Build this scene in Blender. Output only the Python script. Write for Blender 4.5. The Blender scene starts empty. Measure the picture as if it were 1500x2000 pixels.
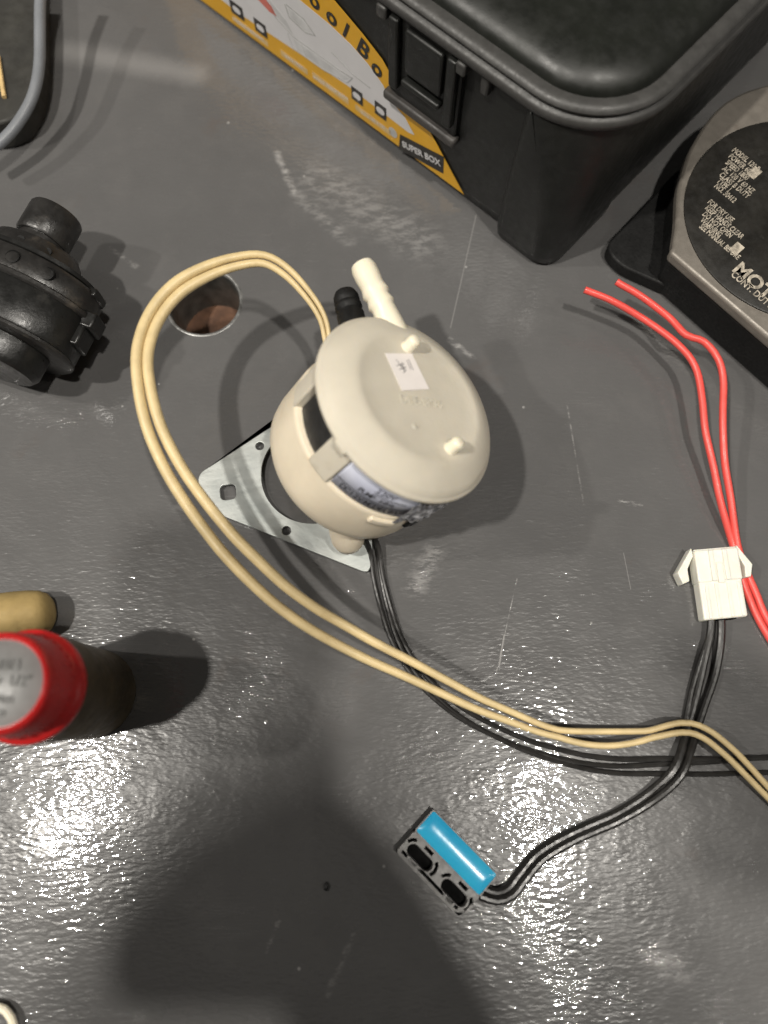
import bpy, bmesh, math, random
from mathutils import Vector, Matrix, noise
random.seed(7)
sc = bpy.context.scene
COL = sc.collection
PI = math.pi

# ------------------------------------------------------------------ camera, world, lamps, exposure
H = 0.34                       # lens height above the painted top, metres
TILT = math.radians(15.6)
FPX = 1500.0
cd = bpy.data.cameras.new("camera")
cam = bpy.data.objects.new("camera", cd)
COL.objects.link(cam)
cam.location = (0, 0, H)
cam.rotation_euler = (TILT, 0, 0)
cd.sensor_fit = 'AUTO'; cd.sensor_width = 36.0; cd.lens = FPX / 2000 * 36
cd.clip_start = 0.01; cd.clip_end = 50
cd.dof.use_dof = True; cd.dof.focus_distance = 0.345; cd.dof.aperture_fstop = 4.2
sc.camera = cam

wd = bpy.data.worlds.new("World"); sc.world = wd; wd.use_nodes = True
wd.node_tree.nodes["Background"].inputs[0].default_value = (1.0, 0.95, 0.87, 1)
wd.node_tree.nodes["Background"].inputs[1].default_value = 0.09

def lamp(name, loc, power, radius, color):
    d = bpy.data.lights.new(name, 'POINT'); d.energy = power; d.shadow_soft_size = radius; d.color = color
    o = bpy.data.objects.new(name, d); COL.objects.link(o); o.location = loc
    return o
WARM = (1.0, 0.95, 0.87)
lamp("ceiling_lamp", (-0.86, -0.20, 1.95), 128, 0.038, WARM)
lamp("ceiling_lamp.001", (0.43, -0.26, 1.95), 94, 0.036, WARM)
lamp("ceiling_lamp.002", (1.65, -0.28, 1.95), 18, 0.035, WARM)
lamp("ceiling_lamp.003", (-1.87, 0.20, 1.95), 84, 0.04, WARM)

sc.view_settings.view_transform = 'Standard'; sc.view_settings.look = 'None'
sc.view_settings.exposure = 0.0; sc.view_settings.gamma = 1.0

# ------------------------------------------------------------------ helpers
_c, _s = math.cos(TILT), math.sin(TILT)
def at(u, v, h=0.0):
    """point of the place at height h seen at photo pixel (u, v)"""
    x = (u - 750) / FPX; y = (1000 - v) / FPX
    d = Vector((x, y * _c + _s, y * _s - _c))
    return Vector((0, 0, H)) + d * ((h - H) / d.z)

def tag(o, label=None, cat=None, group=None, kind=None):
    if label: o["label"] = label
    if cat: o["category"] = cat
    if group: o["group"] = group
    if kind: o["kind"] = kind
    return o

def thing(name, label, cat, mat=None, group=None):
    o = bpy.data.objects.new(name, None); COL.objects.link(o)
    o.empty_display_size = 0.01
    if mat is not None: o.matrix_world = mat
    return tag(o, label, cat, group)

def obj(name, bm, m, parent=None, smooth=True, bevel=0, seg=2, angle=35, mat=None):
    bmesh.ops.recalc_face_normals(bm, faces=bm.faces[:])
    me = bpy.data.meshes.new(name); bm.to_mesh(me); bm.free()
    return finish(name, me, m, parent, smooth, bevel, seg, angle, mat)

def finish(name, me, m, parent=None, smooth=True, bevel=0, seg=2, angle=35, mat=None):
    me.materials.clear(); me.materials.append(m)
    o = bpy.data.objects.new(name, me); COL.objects.link(o)
    if parent is not None: o.parent = parent
    if mat is not None: o.matrix_local = mat
    if bevel:
        b = o.modifiers.new("bevel", 'BEVEL'); b.width = bevel; b.segments = seg; b.limit_method = 'ANGLE'
        b.angle_limit = math.radians(angle); b.harden_normals = False
    if smooth:
        for p in me.polygons: p.use_smooth = True
        me.set_sharp_from_angle(angle=math.radians(angle)) if not bevel else me.set_sharp_from_angle(angle=math.radians(60))
    return o

def add_box(bm, x0, x1, y0, y1, z0, z1):
    vs = [bm.verts.new((x, y, z)) for z in (z0, z1) for x, y in ((x0, y0), (x1, y0), (x1, y1), (x0, y1))]
    for f in ((3, 2, 1, 0), (4, 5, 6, 7), (0, 1, 5, 4), (1, 2, 6, 5), (2, 3, 7, 6), (3, 0, 4, 7)):
        bm.faces.new([vs[i] for i in f])
def box(*a):
    bm = bmesh.new(); add_box(bm, *a); return bm

def loft(bm, loops, cap0=True, cap1=True):
    rows = [[bm.verts.new(p) for p in l] for l in loops]
    n = len(rows[0])
    for a, b in zip(rows, rows[1:]):
        for i in range(n):
            bm.faces.new((a[i], a[(i + 1) % n], b[(i + 1) % n], b[i]))
    if cap0: bm.faces.new(rows[0][::-1])
    if cap1: bm.faces.new(rows[-1])
    return bm

def lathe(bm, prof, seg=64, mat=Matrix(), cap0=True, cap1=True, sx=1.0, sy=1.0):
    loops = []
    for r, z in prof:
        loops.append([mat @ Vector((r * sx * math.cos(2 * PI * k / seg), r * sy * math.sin(2 * PI * k / seg), z)) for k in range(seg)])
    return loft(bm, loops, cap0, cap1)

def rrect(x0, x1, y0, y1, r, z, n=8):
    pts = []
    for cx, cy, a0 in ((x1 - r, y1 - r, 0), (x0 + r, y1 - r, 90), (x0 + r, y0 + r, 180), (x1 - r, y0 + r, 270)):
        for k in range(n + 1):
            a = math.radians(a0 + 90 * k / n)
            pts.append(Vector((cx + r * math.cos(a), cy + r * math.sin(a), z)))
    return pts

def prism(bm, pts, z0, z1):
    return loft(bm, [[Vector((p[0], p[1], z0)) for p in pts], [Vector((p[0], p[1], z1)) for p in pts]])

def spline(pts, step=0.0025):
    """Catmull-Rom through the points, evenly stepped"""
    P = [Vector(p) for p in pts]
    P = [P[0] * 2 - P[1]] + P + [P[-1] * 2 - P[-2]]
    out = []
    for i in range(1, len(P) - 2):
        p0, p1, p2, p3 = P[i - 1:i + 3]
        n = max(2, int((p2 - p1).length / step))
        for k in range(n):
            t = k / n
            out.append(0.5 * ((2 * p1) + (p2 - p0) * t + (2 * p0 - 5 * p1 + 4 * p2 - p3) * t * t + (3 * p1 - p0 - 3 * p2 + p3) * t ** 3))
    out.append(P[-2])
    for i, p in enumerate(out[1:-1]):       # small kinks of real wire
        k_ = Vector((p.x * 45, p.y * 45, len(out) * 0.7)); p += Vector((noise.noise(k_), noise.noise(k_ + Vector((9, 3, 5))), 0)) * 0.0007
    return out

def tube(bm, path, r, seg=10, offset=None):
    """round tube along a path; offset = (side, up) metres from the path, may be functions of 0..1"""
    n = len(path); up = Vector((0, 0, 1)); loops = []
    cen = []
    for i, p in enumerate(path):
        t = (path[min(i + 1, n - 1)] - path[max(i - 1, 0)]).normalized()
        s = t.cross(up)
        s = s.normalized() if s.length > 1e-5 else Vector((1, 0, 0))
        q = p.copy()
        if offset:
            f = i / (n - 1); a, b = offset
            a = a(f) if callable(a) else a; b = b(f) if callable(b) else b
            q += s * a + s.cross(t) * b
        cen.append(q)
    for i, p in enumerate(cen):
        t = (cen[min(i + 1, n - 1)] - cen[max(i - 1, 0)]).normalized()
        s = t.cross(up); s = s.normalized() if s.length > 1e-5 else Vector((1, 0, 0))
        b = s.cross(t)
        rr = r(i / (n - 1)) if callable(r) else r
        loops.append([p + (s * math.cos(2 * PI * k / seg) + b * math.sin(2 * PI * k / seg)) * rr for k in range(seg)])
    return loft(bm, loops)

def cyl_between(bm, a, b, prof, seg=24):
    a, b = Vector(a), Vector(b); d = (b - a)
    M = Matrix.Translation(a) @ d.to_track_quat('Z', 'Y').to_matrix().to_4x4()
    return lathe(bm, prof, seg, M)

def flat(name, contours, thick, m, parent=None, mat=None, bevel=0.0, smooth=False):
    """plate with holes: first contour outer, the rest holes; extruded to +-thick/2, optional rounded edge"""
    cu = bpy.data.curves.new(name, 'CURVE'); cu.dimensions = '2D'; cu.fill_mode = 'BOTH'
    cu.extrude = 100 * max(thick / 2 - bevel, 1e-5); cu.bevel_depth = 100 * bevel; cu.bevel_resolution = 2
    if bevel: cu.offset = -100 * bevel
    for ct in contours:
        sp = cu.splines.new('POLY'); sp.points.add(len(ct) - 1); sp.use_cyclic_u = True
        for p, q in zip(sp.points, ct): p.co = (q[0] * 100, q[1] * 100, 0, 1)
    t = bpy.data.objects.new(name, cu); COL.objects.link(t)
    dg = bpy.context.evaluated_depsgraph_get()
    me = bpy.data.meshes.new_from_object(t.evaluated_get(dg))
    bpy.data.objects.remove(t); bpy.data.curves.remove(cu)
    me.name = name; me.transform(Matrix.Scale(0.01, 4))
    return finish(name, me, m, parent, smooth, mat=mat, angle=40)

def text(name, body, size, m, parent=None, mat=None, thick=0.00006, bold=0.0, align='CENTER', sx=1.0, shear=0.0, extra=1.0):
    cu = bpy.data.curves.new(name, 'FONT'); cu.body = body; cu.size = size; cu.extrude = thick; cu.offset = bold
    cu.align_x = align; cu.align_y = 'CENTER'; cu.shear = shear; cu.space_character = extra; cu.resolution_u = 3
    t = bpy.data.objects.new(name, cu); COL.objects.link(t)
    dg = bpy.context.evaluated_depsgraph_get()
    me = bpy.data.meshes.new_from_object(t.evaluated_get(dg))
    bpy.data.objects.remove(t); bpy.data.curves.remove(cu)
    me.name = name
    if sx != 1.0:
        for v in me.vertices: v.co.x *= sx
    return finish(name, me, m, parent, False, mat=mat)

def frame(o, x, y):
    x = Vector(x).normalized(); z = x.cross(Vector(y)).normalized(); y = z.cross(x)
    M = Matrix((x, y, z)).transposed().to_4x4(); M.translation = Vector(o)
    return M

# ------------------------------------------------------------------ materials
class NT:
    def __init__(s, name):
        s.m = bpy.data.materials.new(name); s.m.use_nodes = True
        s.t = s.m.node_tree; s.b = s.t.nodes["Principled BSDF"]
    def n(s, typ, **kw):
        nd = s.t.nodes.new(typ)
        for k, v in kw.items():
            if k.startswith('_'): setattr(nd, k[1:], v)
            else: nd.inputs[k.replace('__', ' ')].default_value = v
        return nd
    def l(s, a, b): s.t.links.new(a, b)
    def math(s, op, a, b=None, c=None, clamp=False):
        nd = s.t.nodes.new('ShaderNodeMath'); nd.operation = op; nd.use_clamp = clamp
        for i, v in enumerate((a, b, c)):
            if v is None: continue
            if isinstance(v, (int, float)): nd.inputs[i].default_value = v
            else: s.l(v, nd.inputs[i])
        return nd.outputs[0]
    def ramp(s, a, lo, hi, v0=0.0, v1=1.0):
        nd = s.t.nodes.new('ShaderNodeMapRange'); nd.interpolation_type = 'SMOOTHSTEP'
        for i, v in zip((1, 2, 3, 4), (lo, hi, v0, v1)): nd.inputs[i].default_value = v
        s.l(a, nd.inputs[0]); return nd.outputs[0]
    def mix(s, f, a, b):
        nd = s.t.nodes.new('ShaderNodeMix'); nd.data_type = 'RGBA'
        for sock, v in ((nd.inputs[0], f), (nd.inputs[6], a), (nd.inputs[7], b)):
            if isinstance(v, (int, float)): sock.default_value = v
            elif isinstance(v, tuple): sock.default_value = (*v[:3], 1)
            else: s.l(v, sock)
        return nd.outputs[2]
    def noise(s, scale, detail=3.0, rough=0.5, vec=None, dim='3D', typ=None):
        nd = s.t.nodes.new('ShaderNodeTexNoise'); nd.noise_dimensions = dim
        nd.inputs['Scale'].default_value = scale; nd.inputs['Detail'].default_value = detail; nd.inputs['Roughness'].default_value = rough
        if typ: nd.noise_type = typ
        if vec is not None: s.l(vec, nd.inputs['Vector'])
        return nd.outputs['Fac']
    def co(s): return s.n('ShaderNodeTexCoord').outputs['Object']
    def mapping(s, vec, rot=(0, 0, 0), scale=(1, 1, 1), loc=(0, 0, 0)):
        nd = s.n('ShaderNodeMapping'); s.l(vec, nd.inputs[0])
        nd.inputs[1].default_value = loc; nd.inputs[2].default_value = rot; nd.inputs[3].default_value = scale
        return nd.outputs[0]
    def bump(s, h, strength=1.0, dist=0.001, prev=None):
        nd = s.n('ShaderNodeBump'); nd.inputs['Strength'].default_value = strength; nd.inputs['Distance'].default_value = dist
        s.l(h, nd.inputs['Height'])
        if prev is not None: s.l(prev, nd.inputs['Normal'])
        return nd.outputs[0]

def plastic(name, col, rough=0.45, var=0.12, scale=60, bump=0.00006, bscale=900, metal=0.0, sss=0.0, dirt=None, dirt_amt=0.0, coat=0.0, spec=0.5):
    m = NT(name); c = m.co(); b = m.b
    f = m.noise(scale, 4, 0.6, c)
    lo = tuple(x * (1 - var) for x in col); hi = tuple(min(1, x * (1 + var)) for x in col)
    cc = m.mix(m.ramp(f, 0.3, 0.7), lo, hi)
    if dirt:
        g = m.noise(scale * 0.6, 6, 0.7, m.mapping(c, loc=(3.1, 1.7, 0.4)))
        cc = m.mix(m.ramp(g, 0.62 - dirt_amt, 0.8), cc, dirt)
    m.l(cc, b.inputs['Base Color'])
    b.inputs['Metallic'].default_value = metal
    r = m.noise(scale * 3, 4, 0.6, c)
    m.l(m.ramp(r, 0.25, 0.75, max(0.03, rough * 0.8), min(1, rough * 1.25)), b.inputs['Roughness'])
    b.inputs['Specular IOR Level'].default_value = spec
    if coat: b.inputs['Coat Weight'].default_value = coat; b.inputs['Coat Roughness'].default_value = 0.06
    if sss:
        b.inputs['Subsurface Weight'].default_value = sss; b.inputs['Subsurface Radius'].default_value = (0.003, 0.002, 0.001)
        b.inputs['Subsurface Scale'].default_value = 0.6
    if bump: m.l(m.bump(m.noise(bscale, 2, 0.5, c), 1.0, bump), b.inputs['Normal'])
    return m.m

M = {}
M['cap'] = plastic('cream_cap_plastic', (0.55, 0.507, 0.42), 0.62, 0.05, 40, 0.00007, 900, sss=0.12, spec=0.22, dirt=(0.40, 0.35, 0.27), dirt_amt=0.0)
M['cup'] = plastic('cream_cup_plastic', (0.69, 0.61, 0.475), 0.5, 0.05, 40, 0.00004, 1500, sss=0.15, dirt=(0.55, 0.38, 0.20), dirt_amt=0.02)
M['peg'] = plastic('ivory_plastic', (0.78, 0.72, 0.57), 0.38, 0.03, 60, 0.00003, 1500, sss=0.15)
M['white'] = plastic('white_nylon', (0.76, 0.745, 0.665), 0.38, 0.05, 80, 0.00003, 1500, sss=0.2)
M['paper'] = plastic('white_paper', (0.78, 0.73, 0.70), 0.7, 0.02, 200, 0.00002, 2500)
M['ink'] = plastic('dark_ink', (0.03, 0.03, 0.035), 0.6, 0.1, 200, 0)
M['pencil'] = plastic('pale_ink', (0.20, 0.19, 0.19), 0.6, 0.2, 900, 0)
M['core'] = plastic('black_iron_core', (0.016, 0.016, 0.016), 0.45, 0.3, 120, 0.0001, 600)
M['rubber'] = plastic('black_rubber', (0.006, 0.006, 0.006), 0.6, 0.3, 200, 0.0001, 700, spec=0.3)
M['wire_black'] = plastic('black_pvc', (0.018, 0.017, 0.016), 0.33, 0.3, 150, 0.00006, 500, dirt=(0.10, 0.09, 0.075), dirt_amt=0.0)
M['wire_cream'] = plastic('cream_pvc', (0.60, 0.47, 0.25), 0.42, 0.10, 90, 0.00006, 700, dirt=(0.42, 0.30, 0.13), dirt_amt=0.02)
M['wire_red'] = plastic('red_pvc', (0.72, 0.085, 0.07), 0.38, 0.06, 80, 0.00004, 600)
M['box'] = plastic('black_polypropylene', (0.0085, 0.009, 0.008), 0.45, 0.25, 70, 0.00008, 1300, dirt=(0.022, 0.0215, 0.019), dirt_amt=0.0)
M['lid'] = plastic('black_lid_plastic', (0.0075, 0.0085, 0.0065), 0.42, 0.2, 50, 0.00003, 1400)
M['rim'] = plastic('highlit_rim_plastic', (0.042, 0.041, 0.039), 0.46, 0.15, 150, 0.00006, 900)  # black rim, hook and lugs lightened: their highlights are put into the colour
M['ledge'] = plastic('lit_ledge_plastic', (0.055, 0.051, 0.048), 0.5, 0.2, 120, 0.00010, 1200)  # ledge catches light from above; that brightness is painted into this grey
M['yellow'] = plastic('yellow_print', (0.72, 0.38, 0.018), 0.38, 0.04, 60, 0.00003, 300)
M['tan'] = plastic('faded_print', (0.66, 0.47, 0.22), 0.4, 0.12, 300, 0)
M['print_white'] = plastic('white_print', (0.66, 0.65, 0.66), 0.38, 0.03, 60, 0.00003, 300)
M['print_grey'] = plastic('grey_print', (0.46, 0.46, 0.45), 0.4, 0.1, 300, 0)
M['print_pale'] = plastic('pale_grey_print', (0.58, 0.58, 0.58), 0.4, 0.12, 120, 0)
M['print_red'] = plastic('red_print', (0.62, 0.17, 0.13), 0.4, 0.05, 300, 0)
M['print_black'] = plastic('black_print', (0.025, 0.022, 0.02), 0.4, 0.2, 300, 0)
M['silver'] = plastic('satin_alloy', (0.21, 0.19, 0.165), 0.42, 0.10, 120, 0.00006, 1200, metal=0.35, dirt=(0.16, 0.13, 0.11), dirt_amt=0.02)
M['disc'] = plastic('black_disc_face', (0.013, 0.012, 0.010), 0.45, 0.3, 90, 0.00003, 1200, dirt=(0.05, 0.048, 0.045), dirt_amt=-0.02)
M['disc_print'] = plastic('pale_disc_print', (0.36, 0.32, 0.26), 0.5, 0.5, 350, 0)
M['pumpblack'] = plastic('dusty_black_plastic', (0.009, 0.009, 0.0085), 0.33, 0.3, 90, 0.00008, 800, dirt=(0.035, 0.033, 0.030), dirt_amt=0.02)
M['pumpgrey'] = plastic('dusty_grey_plastic', (0.020, 0.019, 0.018), 0.33, 0.35, 110, 0.00010, 800, dirt=(0.085, 0.072, 0.058), dirt_amt=0.05)
M['red'] = plastic('red_gloss_plastic', (0.62, 0.022, 0.022), 0.25, 0.10, 70, 0.00003, 700, sss=0.05)
M['grey_disc'] = plastic('grey_plastic_disc', (0.22, 0.22, 0.215), 0.4, 0.08, 120, 0.00006, 900)
M['grey_text'] = plastic('dark_grey_moulding', (0.075, 0.075, 0.07), 0.5, 0.3, 500, 0)
M['bronze'] = plastic('dark_bronze', (0.13, 0.10, 0.06), 0.42, 0.3, 80, 0.0001, 500, metal=0.6)
M['brass'] = plastic('tan_brass', (0.36, 0.26, 0.105), 0.62, 0.14, 60, 0.00010, 500, metal=0.10, dirt=(0.14, 0.09, 0.035), dirt_amt=0.06, spec=0.3)
M['hose'] = plastic('grey_blue_rubber', (0.17, 0.18, 0.195), 0.42, 0.08, 60, 0.00005, 700)
M['casedark'] = plastic('charcoal_case', (0.030, 0.029, 0.025), 0.6, 0.25, 60, 0.0001, 800)
M['sensor'] = plastic('grey_sensor_body', (0.115, 0.112, 0.108), 0.42, 0.10, 150, 0.00005, 1200)
M['sensordark'] = plastic('black_sensor_pocket', (0.004, 0.004, 0.004), 0.9, 0.2, 150, 0, spec=0.08)
M['crumb'] = plastic('black_crumb', (0.012, 0.012, 0.012), 0.6, 0.2, 900, 0.0002, 2000)

m = NT('blue_potting'); m.b.inputs['Base Color'].default_value = (0.018, 0.36, 0.66, 1)
g = m.noise(55, 3, 0.5, m.co())
m.l(m.mix(m.ramp(g, 0.3, 0.7), (0.016, 0.34, 0.62), (0.040, 0.43, 0.68)), m.b.inputs['Base Color'])
m.b.inputs['Roughness'].default_value = 0.24; m.b.inputs['Coat Weight'].default_value = 0.3; m.b.inputs['Coat Roughness'].default_value = 0.03
m.b.inputs['Subsurface Weight'].default_value = 0.1; m.b.inputs['Subsurface Radius'].default_value = (0.001, 0.002, 0.003)
m.l(m.bump(m.noise(130, 2, 0.5, m.co()), 1.0, 0.00012), m.b.inputs['Normal'])
M['blue'] = m.m

m = NT('zinc_plated_steel'); c = m.co()
f1 = m.noise(45, 5, 0.6, c)
m.l(m.mix(m.ramp(f1, 0.3, 0.7), (0.36, 0.385, 0.375), (0.50, 0.52, 0.50)), m.b.inputs['Base Color'])
m.b.inputs['Metallic'].default_value = 0.55
f2 = m.noise(30, 4, 0.7, m.mapping(c, (0, 0, 0.5), (1, 9, 1)))
m.l(m.ramp(f2, 0.2, 0.8, 0.34, 0.55), m.b.inputs['Roughness'])
m.l(m.bump(m.noise(700, 3, 0.6, c), 1.0, 0.00006), m.b.inputs['Normal'])
M['zinc'] = m.m

m = NT('crinkled_clear_tape'); c = m.co()
v = m.n('ShaderNodeTexVoronoi', Scale=420.0); m.l(m.mapping(c, (0.3, 0.2, 0.6), (1, 1, 0.6)), v.inputs['Vector'])
m.l(m.mix(m.ramp(m.noise(220, 3, 0.6, c), 0.35, 0.65), (0.09, 0.09, 0.10), (0.42, 0.42, 0.44)), m.b.inputs['Base Color'])
m.b.inputs['Roughness'].default_value = 0.13; m.b.inputs['Specular IOR Level'].default_value = 0.9
m.l(m.bump(v.outputs['Distance'], 1.0, 0.0012), m.b.inputs['Normal'])
M['tape'] = m.m

m = NT('lilac_label'); c = m.co()
m.l(m.mix(m.ramp(m.noise(70, 3, 0.5, c), 0.3, 0.7), (0.44, 0.46, 0.56), (0.53, 0.55, 0.64)), m.b.inputs['Base Color'])
m.b.inputs['Roughness'].default_value = 0.35
M['lilac'] = m.m

# painted sheet-metal top: grey gloss paint, leathery orange peel, scuffs and scratches
m = NT('grey_gloss_paint'); c = m.co(); b = m.b
big = m.noise(7, 5, 0.6, c); mid = m.noise(38, 5, 0.65, c)
base = m.mix(m.ramp(big, 0.3, 0.7), (0.092, 0.0905, 0.090), (0.108, 0.1065, 0.106))
base = m.mix(m.math('MULTIPLY', m.ramp(mid, 0.45, 0.75), 0.4), base, (0.124, 0.121, 0.119))
stain = m.noise(16, 6, 0.7, m.mapping(c, loc=(5.3, 2.2, 0)))
base = m.mix(m.math('MULTIPLY', m.ramp(stain, 0.60, 0.72), 0.22), base, (0.105, 0.075, 0.060))
sep = m.n('ShaderNodeSeparateXYZ'); m.l(c, sep.inputs[0]); X, Y = sep.outputs[0], sep.outputs[1]
warp = m.math('MULTIPLY', m.math('SUBTRACT', m.noise(180, 3, 0.7, c), 0.5), 0.004)
def segd(a, bq):
    """distance from the shading point to a segment on the top"""
    ax, ay = a.x, a.y; dx, dy = bq.x - ax, bq.y - ay; L2 = dx * dx + dy * dy
    px = m.math('SUBTRACT', X, ax); py = m.math('SUBTRACT', Y, ay)
    t = m.math('DIVIDE', m.math('ADD', m.math('MULTIPLY', px, dx), m.math('MULTIPLY', py, dy)), L2, clamp=True)
    qx = m.math('SUBTRACT', px, m.math('MULTIPLY', t, dx)); qy = m.math('SUBTRACT', py, m.math('MULTIPLY', t, dy))
    return m.math('SQRT', m.math('ADD', m.math('MULTIPLY', qx, qx), m.math('MULTIPLY', qy, qy)))
grain = m.noise(420, 4, 0.7, c); blot = m.noise(110, 5, 0.75, m.mapping(c, (0, 0, -0.9), (1, 2.6, 1)))
scr = None
for (u0, v0, u1, v1, w, amt, blotchy) in (
        (542, 300, 575, 375, 0.0030, 0.6, 1), (580, 380, 680, 470, 0.0060, 0.28, 1), (620, 350, 820, 470, 0.020, 0.26, 1),
        (930, 420, 880, 640, 0.0005, 0.25, 0), (1010, 1130, 968, 1320, 0.0004, 0.55, 1), (850, 1080, 812, 1145, 0.008, 0.38, 1),
        (1108, 792, 1140, 985, 0.0006, 0.35, 1), (1218, 1080, 1232, 1150, 0.0003, 0.3, 0), (130, 100, 380, 145, 0.012, 0.22, 0),
        (640, 1940, 690, 1830, 0.002, 0.3, 1), (1270, 1860, 1330, 1890, 0.008, 0.35, 1), (545, 1800, 520, 1860, 0.0012, 0.3, 1),
        (880, 665, 925, 700, 0.0022, 0.6, 1), (215, 485, 265, 520, 0.002, 0.35, 1), (985, 1240, 975, 1300, 0.0006, 0.5, 0),
        (1210, 980, 1255, 985, 0.0012, 0.55, 1), (330, 900, 360, 1000, 0.006, 0.2, 1), (1000, 1740, 1120, 1960, 0.012, 0.2, 1)):
    d = m.math('ADD', segd(at(u0, v0), at(u1, v1)), warp if w > 0.001 else 0.0)
    k = m.ramp(d, 0.0, w, amt, 0.0)
    if blotchy: k = m.math('MULTIPLY', k, m.ramp(blot, 0.42, 0.62))
    scr = k if scr is None else m.math('MAXIMUM', scr, k)
# fine random hairlines and specks of chipped paint
for rot, off in ((0.5, 0.0), (-0.7, 4.0), (1.9, 9.0)):
    wv = m.noise(60, 2, 0.5, m.mapping(c, (0, 0, rot), (0.25, 16, 1), (off, off, 0)))
    brk = m.noise(24, 2, 0.5, m.mapping(c, loc=(off, 2 * off, 1)))
    ln = m.math('MULTIPLY', m.ramp(m.math('ABSOLUTE', m.math('SUBTRACT', wv, 0.52)), 0.0, 0.006, 0.13, 0.0), m.ramp(brk, 0.60, 0.70))
    scr = m.math('MAXIMUM', scr, ln)
spk = m.n('ShaderNodeTexVoronoi', Scale=120.0, Randomness=1.0); m.l(c, spk.inputs['Vector'])
spk_c = m.n('ShaderNodeSeparateColor'); m.l(spk.outputs['Color'], spk_c.inputs[0])
speck = m.math('MULTIPLY', m.ramp(spk.outputs['Distance'], 0.04, 0.11, 0.55, 0.0), m.math('GREATER_THAN', spk_c.outputs[0], 0.965))
scr = m.math('MAXIMUM', scr, speck)
base = m.mix(scr, base, (0.42, 0.41, 0.40))
m.l(base, b.inputs['Base Color'])
rv = m.noise(55, 4, 0.6, m.mapping(c, loc=(1, 8, 0)))
rough = m.math('ADD', m.ramp(rv, 0.3, 0.7, 0.20, 0.31), m.math('MULTIPLY', scr, 0.3))
m.l(rough, b.inputs['Roughness'])
b.inputs['Specular IOR Level'].default_value = 0.20
m.l(m.ramp(m.noise(14, 5, 0.65, m.mapping(c, (0, 0, 0.6), (1, 2.2, 1), (7, 1, 0))), 0.26, 0.56, 0.55, 1.0), b.inputs['Coat Weight']); b.inputs['Coat Roughness'].default_value = 0.03
wr = m.noise(520, 1.5, 0.5, m.mapping(c, (0, 0, -0.30), (0.50, 1.25, 1)))
wr2 = m.noise(120, 2, 0.5, m.mapping(c, (0, 0, -0.3), (0.7, 1.2, 1)))
wr3 = m.noise(22, 2, 0.5, c)
hgt = m.math('ADD', m.math('ADD', m.math('MULTIPLY', m.math('MULTIPLY', wr, m.ramp(m.noise(30, 3, 0.6, m.mapping(c, loc=(2, 5, 3))), 0.3, 0.7, 0.55, 1.4)), 0.00015), m.math('MULTIPLY', wr2, 0.00012)), m.math('MULTIPLY', wr3, 0.0006))
hgt = m.math('ADD', hgt, m.math('MULTIPLY', scr, 0.00012))
fleck = m.ramp(m.noise(430, 1.0, 0.5, m.mapping(c, (0, 0, -0.35), (0.55, 1.3, 1), (3, 8, 1))), 0.50, 0.80)
hgt = m.math('ADD', hgt, m.math('MULTIPLY', fleck, 0.000035))
bn = m.bump(hgt, 1.0, 1.0)
m.l(bn, b.inputs['Normal']); m.l(bn, b.inputs['Coat Normal'])
M['paint'] = m.m

m = NT('bare_rolled_steel'); c = m.co()
m.l(m.mix(m.ramp(m.noise(150, 4, 0.6, c), 0.3, 0.7), (0.085, 0.088, 0.082), (0.16, 0.16, 0.15)), m.b.inputs['Base Color'])
m.b.inputs['Metallic'].default_value = 0.5; m.b.inputs['Roughness'].default_value = 0.32
m.l(m.bump(m.noise(300, 3, 0.5, c), 1.0, 0.0002), m.b.inputs['Normal'])
M['steel'] = m.m
M['rimsteel'] = plastic('worn_bright_steel', (0.19, 0.19, 0.185), 0.36, 0.4, 130, 0.0003, 300, metal=0.4, dirt=(0.10, 0.095, 0.09), dirt_amt=0.15)
m = NT('rusty_underside'); c = m.co()
f = m.noise(80, 5, 0.65, c)
m.l(m.mix(m.ramp(f, 0.3, 0.7), (0.05, 0.022, 0.011), (0.14, 0.066, 0.034)), m.b.inputs['Base Color'])
m.b.inputs['Roughness'].default_value = 0.7
m.l(m.bump(f, 1.0, 0.0008), m.b.inputs['Normal'])
M['rust'] = m.m

# ------------------------------------------------------------------ the painted top with its round hole
HC = at(398, 589); HR = 0.0178
def ring(r, n=64, c=(0, 0)): return [(c[0] + r * math.cos(2 * PI * k / n), c[1] + r * math.sin(2 * PI * k / n)) for k in range(n)]
bm = bmesh.new()
n = 64
inner = [bm.verts.new((HC.x + (HR + 0.0016) * math.cos(2 * PI * k / n), HC.y + (HR + 0.0016) * math.sin(2 * PI * k / n), 0)) for k in range(n)]
mid_ = [bm.verts.new((HC.x + 0.06 * math.cos(2 * PI * k / n), HC.y + 0.06 * math.sin(2 * PI * k / n), 0)) for k in range(n)]
out_ = []
for k in range(n):                      # square-edged sheet, its near edge just before the photographer
    a = 2 * PI * k / n; cx_, cy_ = math.cos(a), math.sin(a); q = 1.3 / max(abs(cx_), abs(cy_))
    out_.append(bm.verts.new((HC.x + q * cx_, max(-0.34, HC.y + q * cy_), 0)))
for a, b2 in ((inner, mid_), (mid_, out_)):
    for k in range(n): bm.faces.new((a[k], a[(k + 1) % n], b2[(k + 1) % n], b2[k]))
floor = obj('work_surface', bm, M['paint'], smooth=False)
tag(floor, 'dark grey gloss painted steel top with scratches and a round hole', kind='structure')
bm = bmesh.new()
prof = [(HR - 0.0003, -0.0012), (HR - 0.0006, -0.0030), (HR - 0.0006, -0.006), (HR - 0.0005, -0.033)]
lathe(bm, prof, 64, Matrix.Translation((HC.x, HC.y, 0)), False, False)
obj('hole_wall', bm, M['steel'], floor, angle=70)
bm = bmesh.new()
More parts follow.
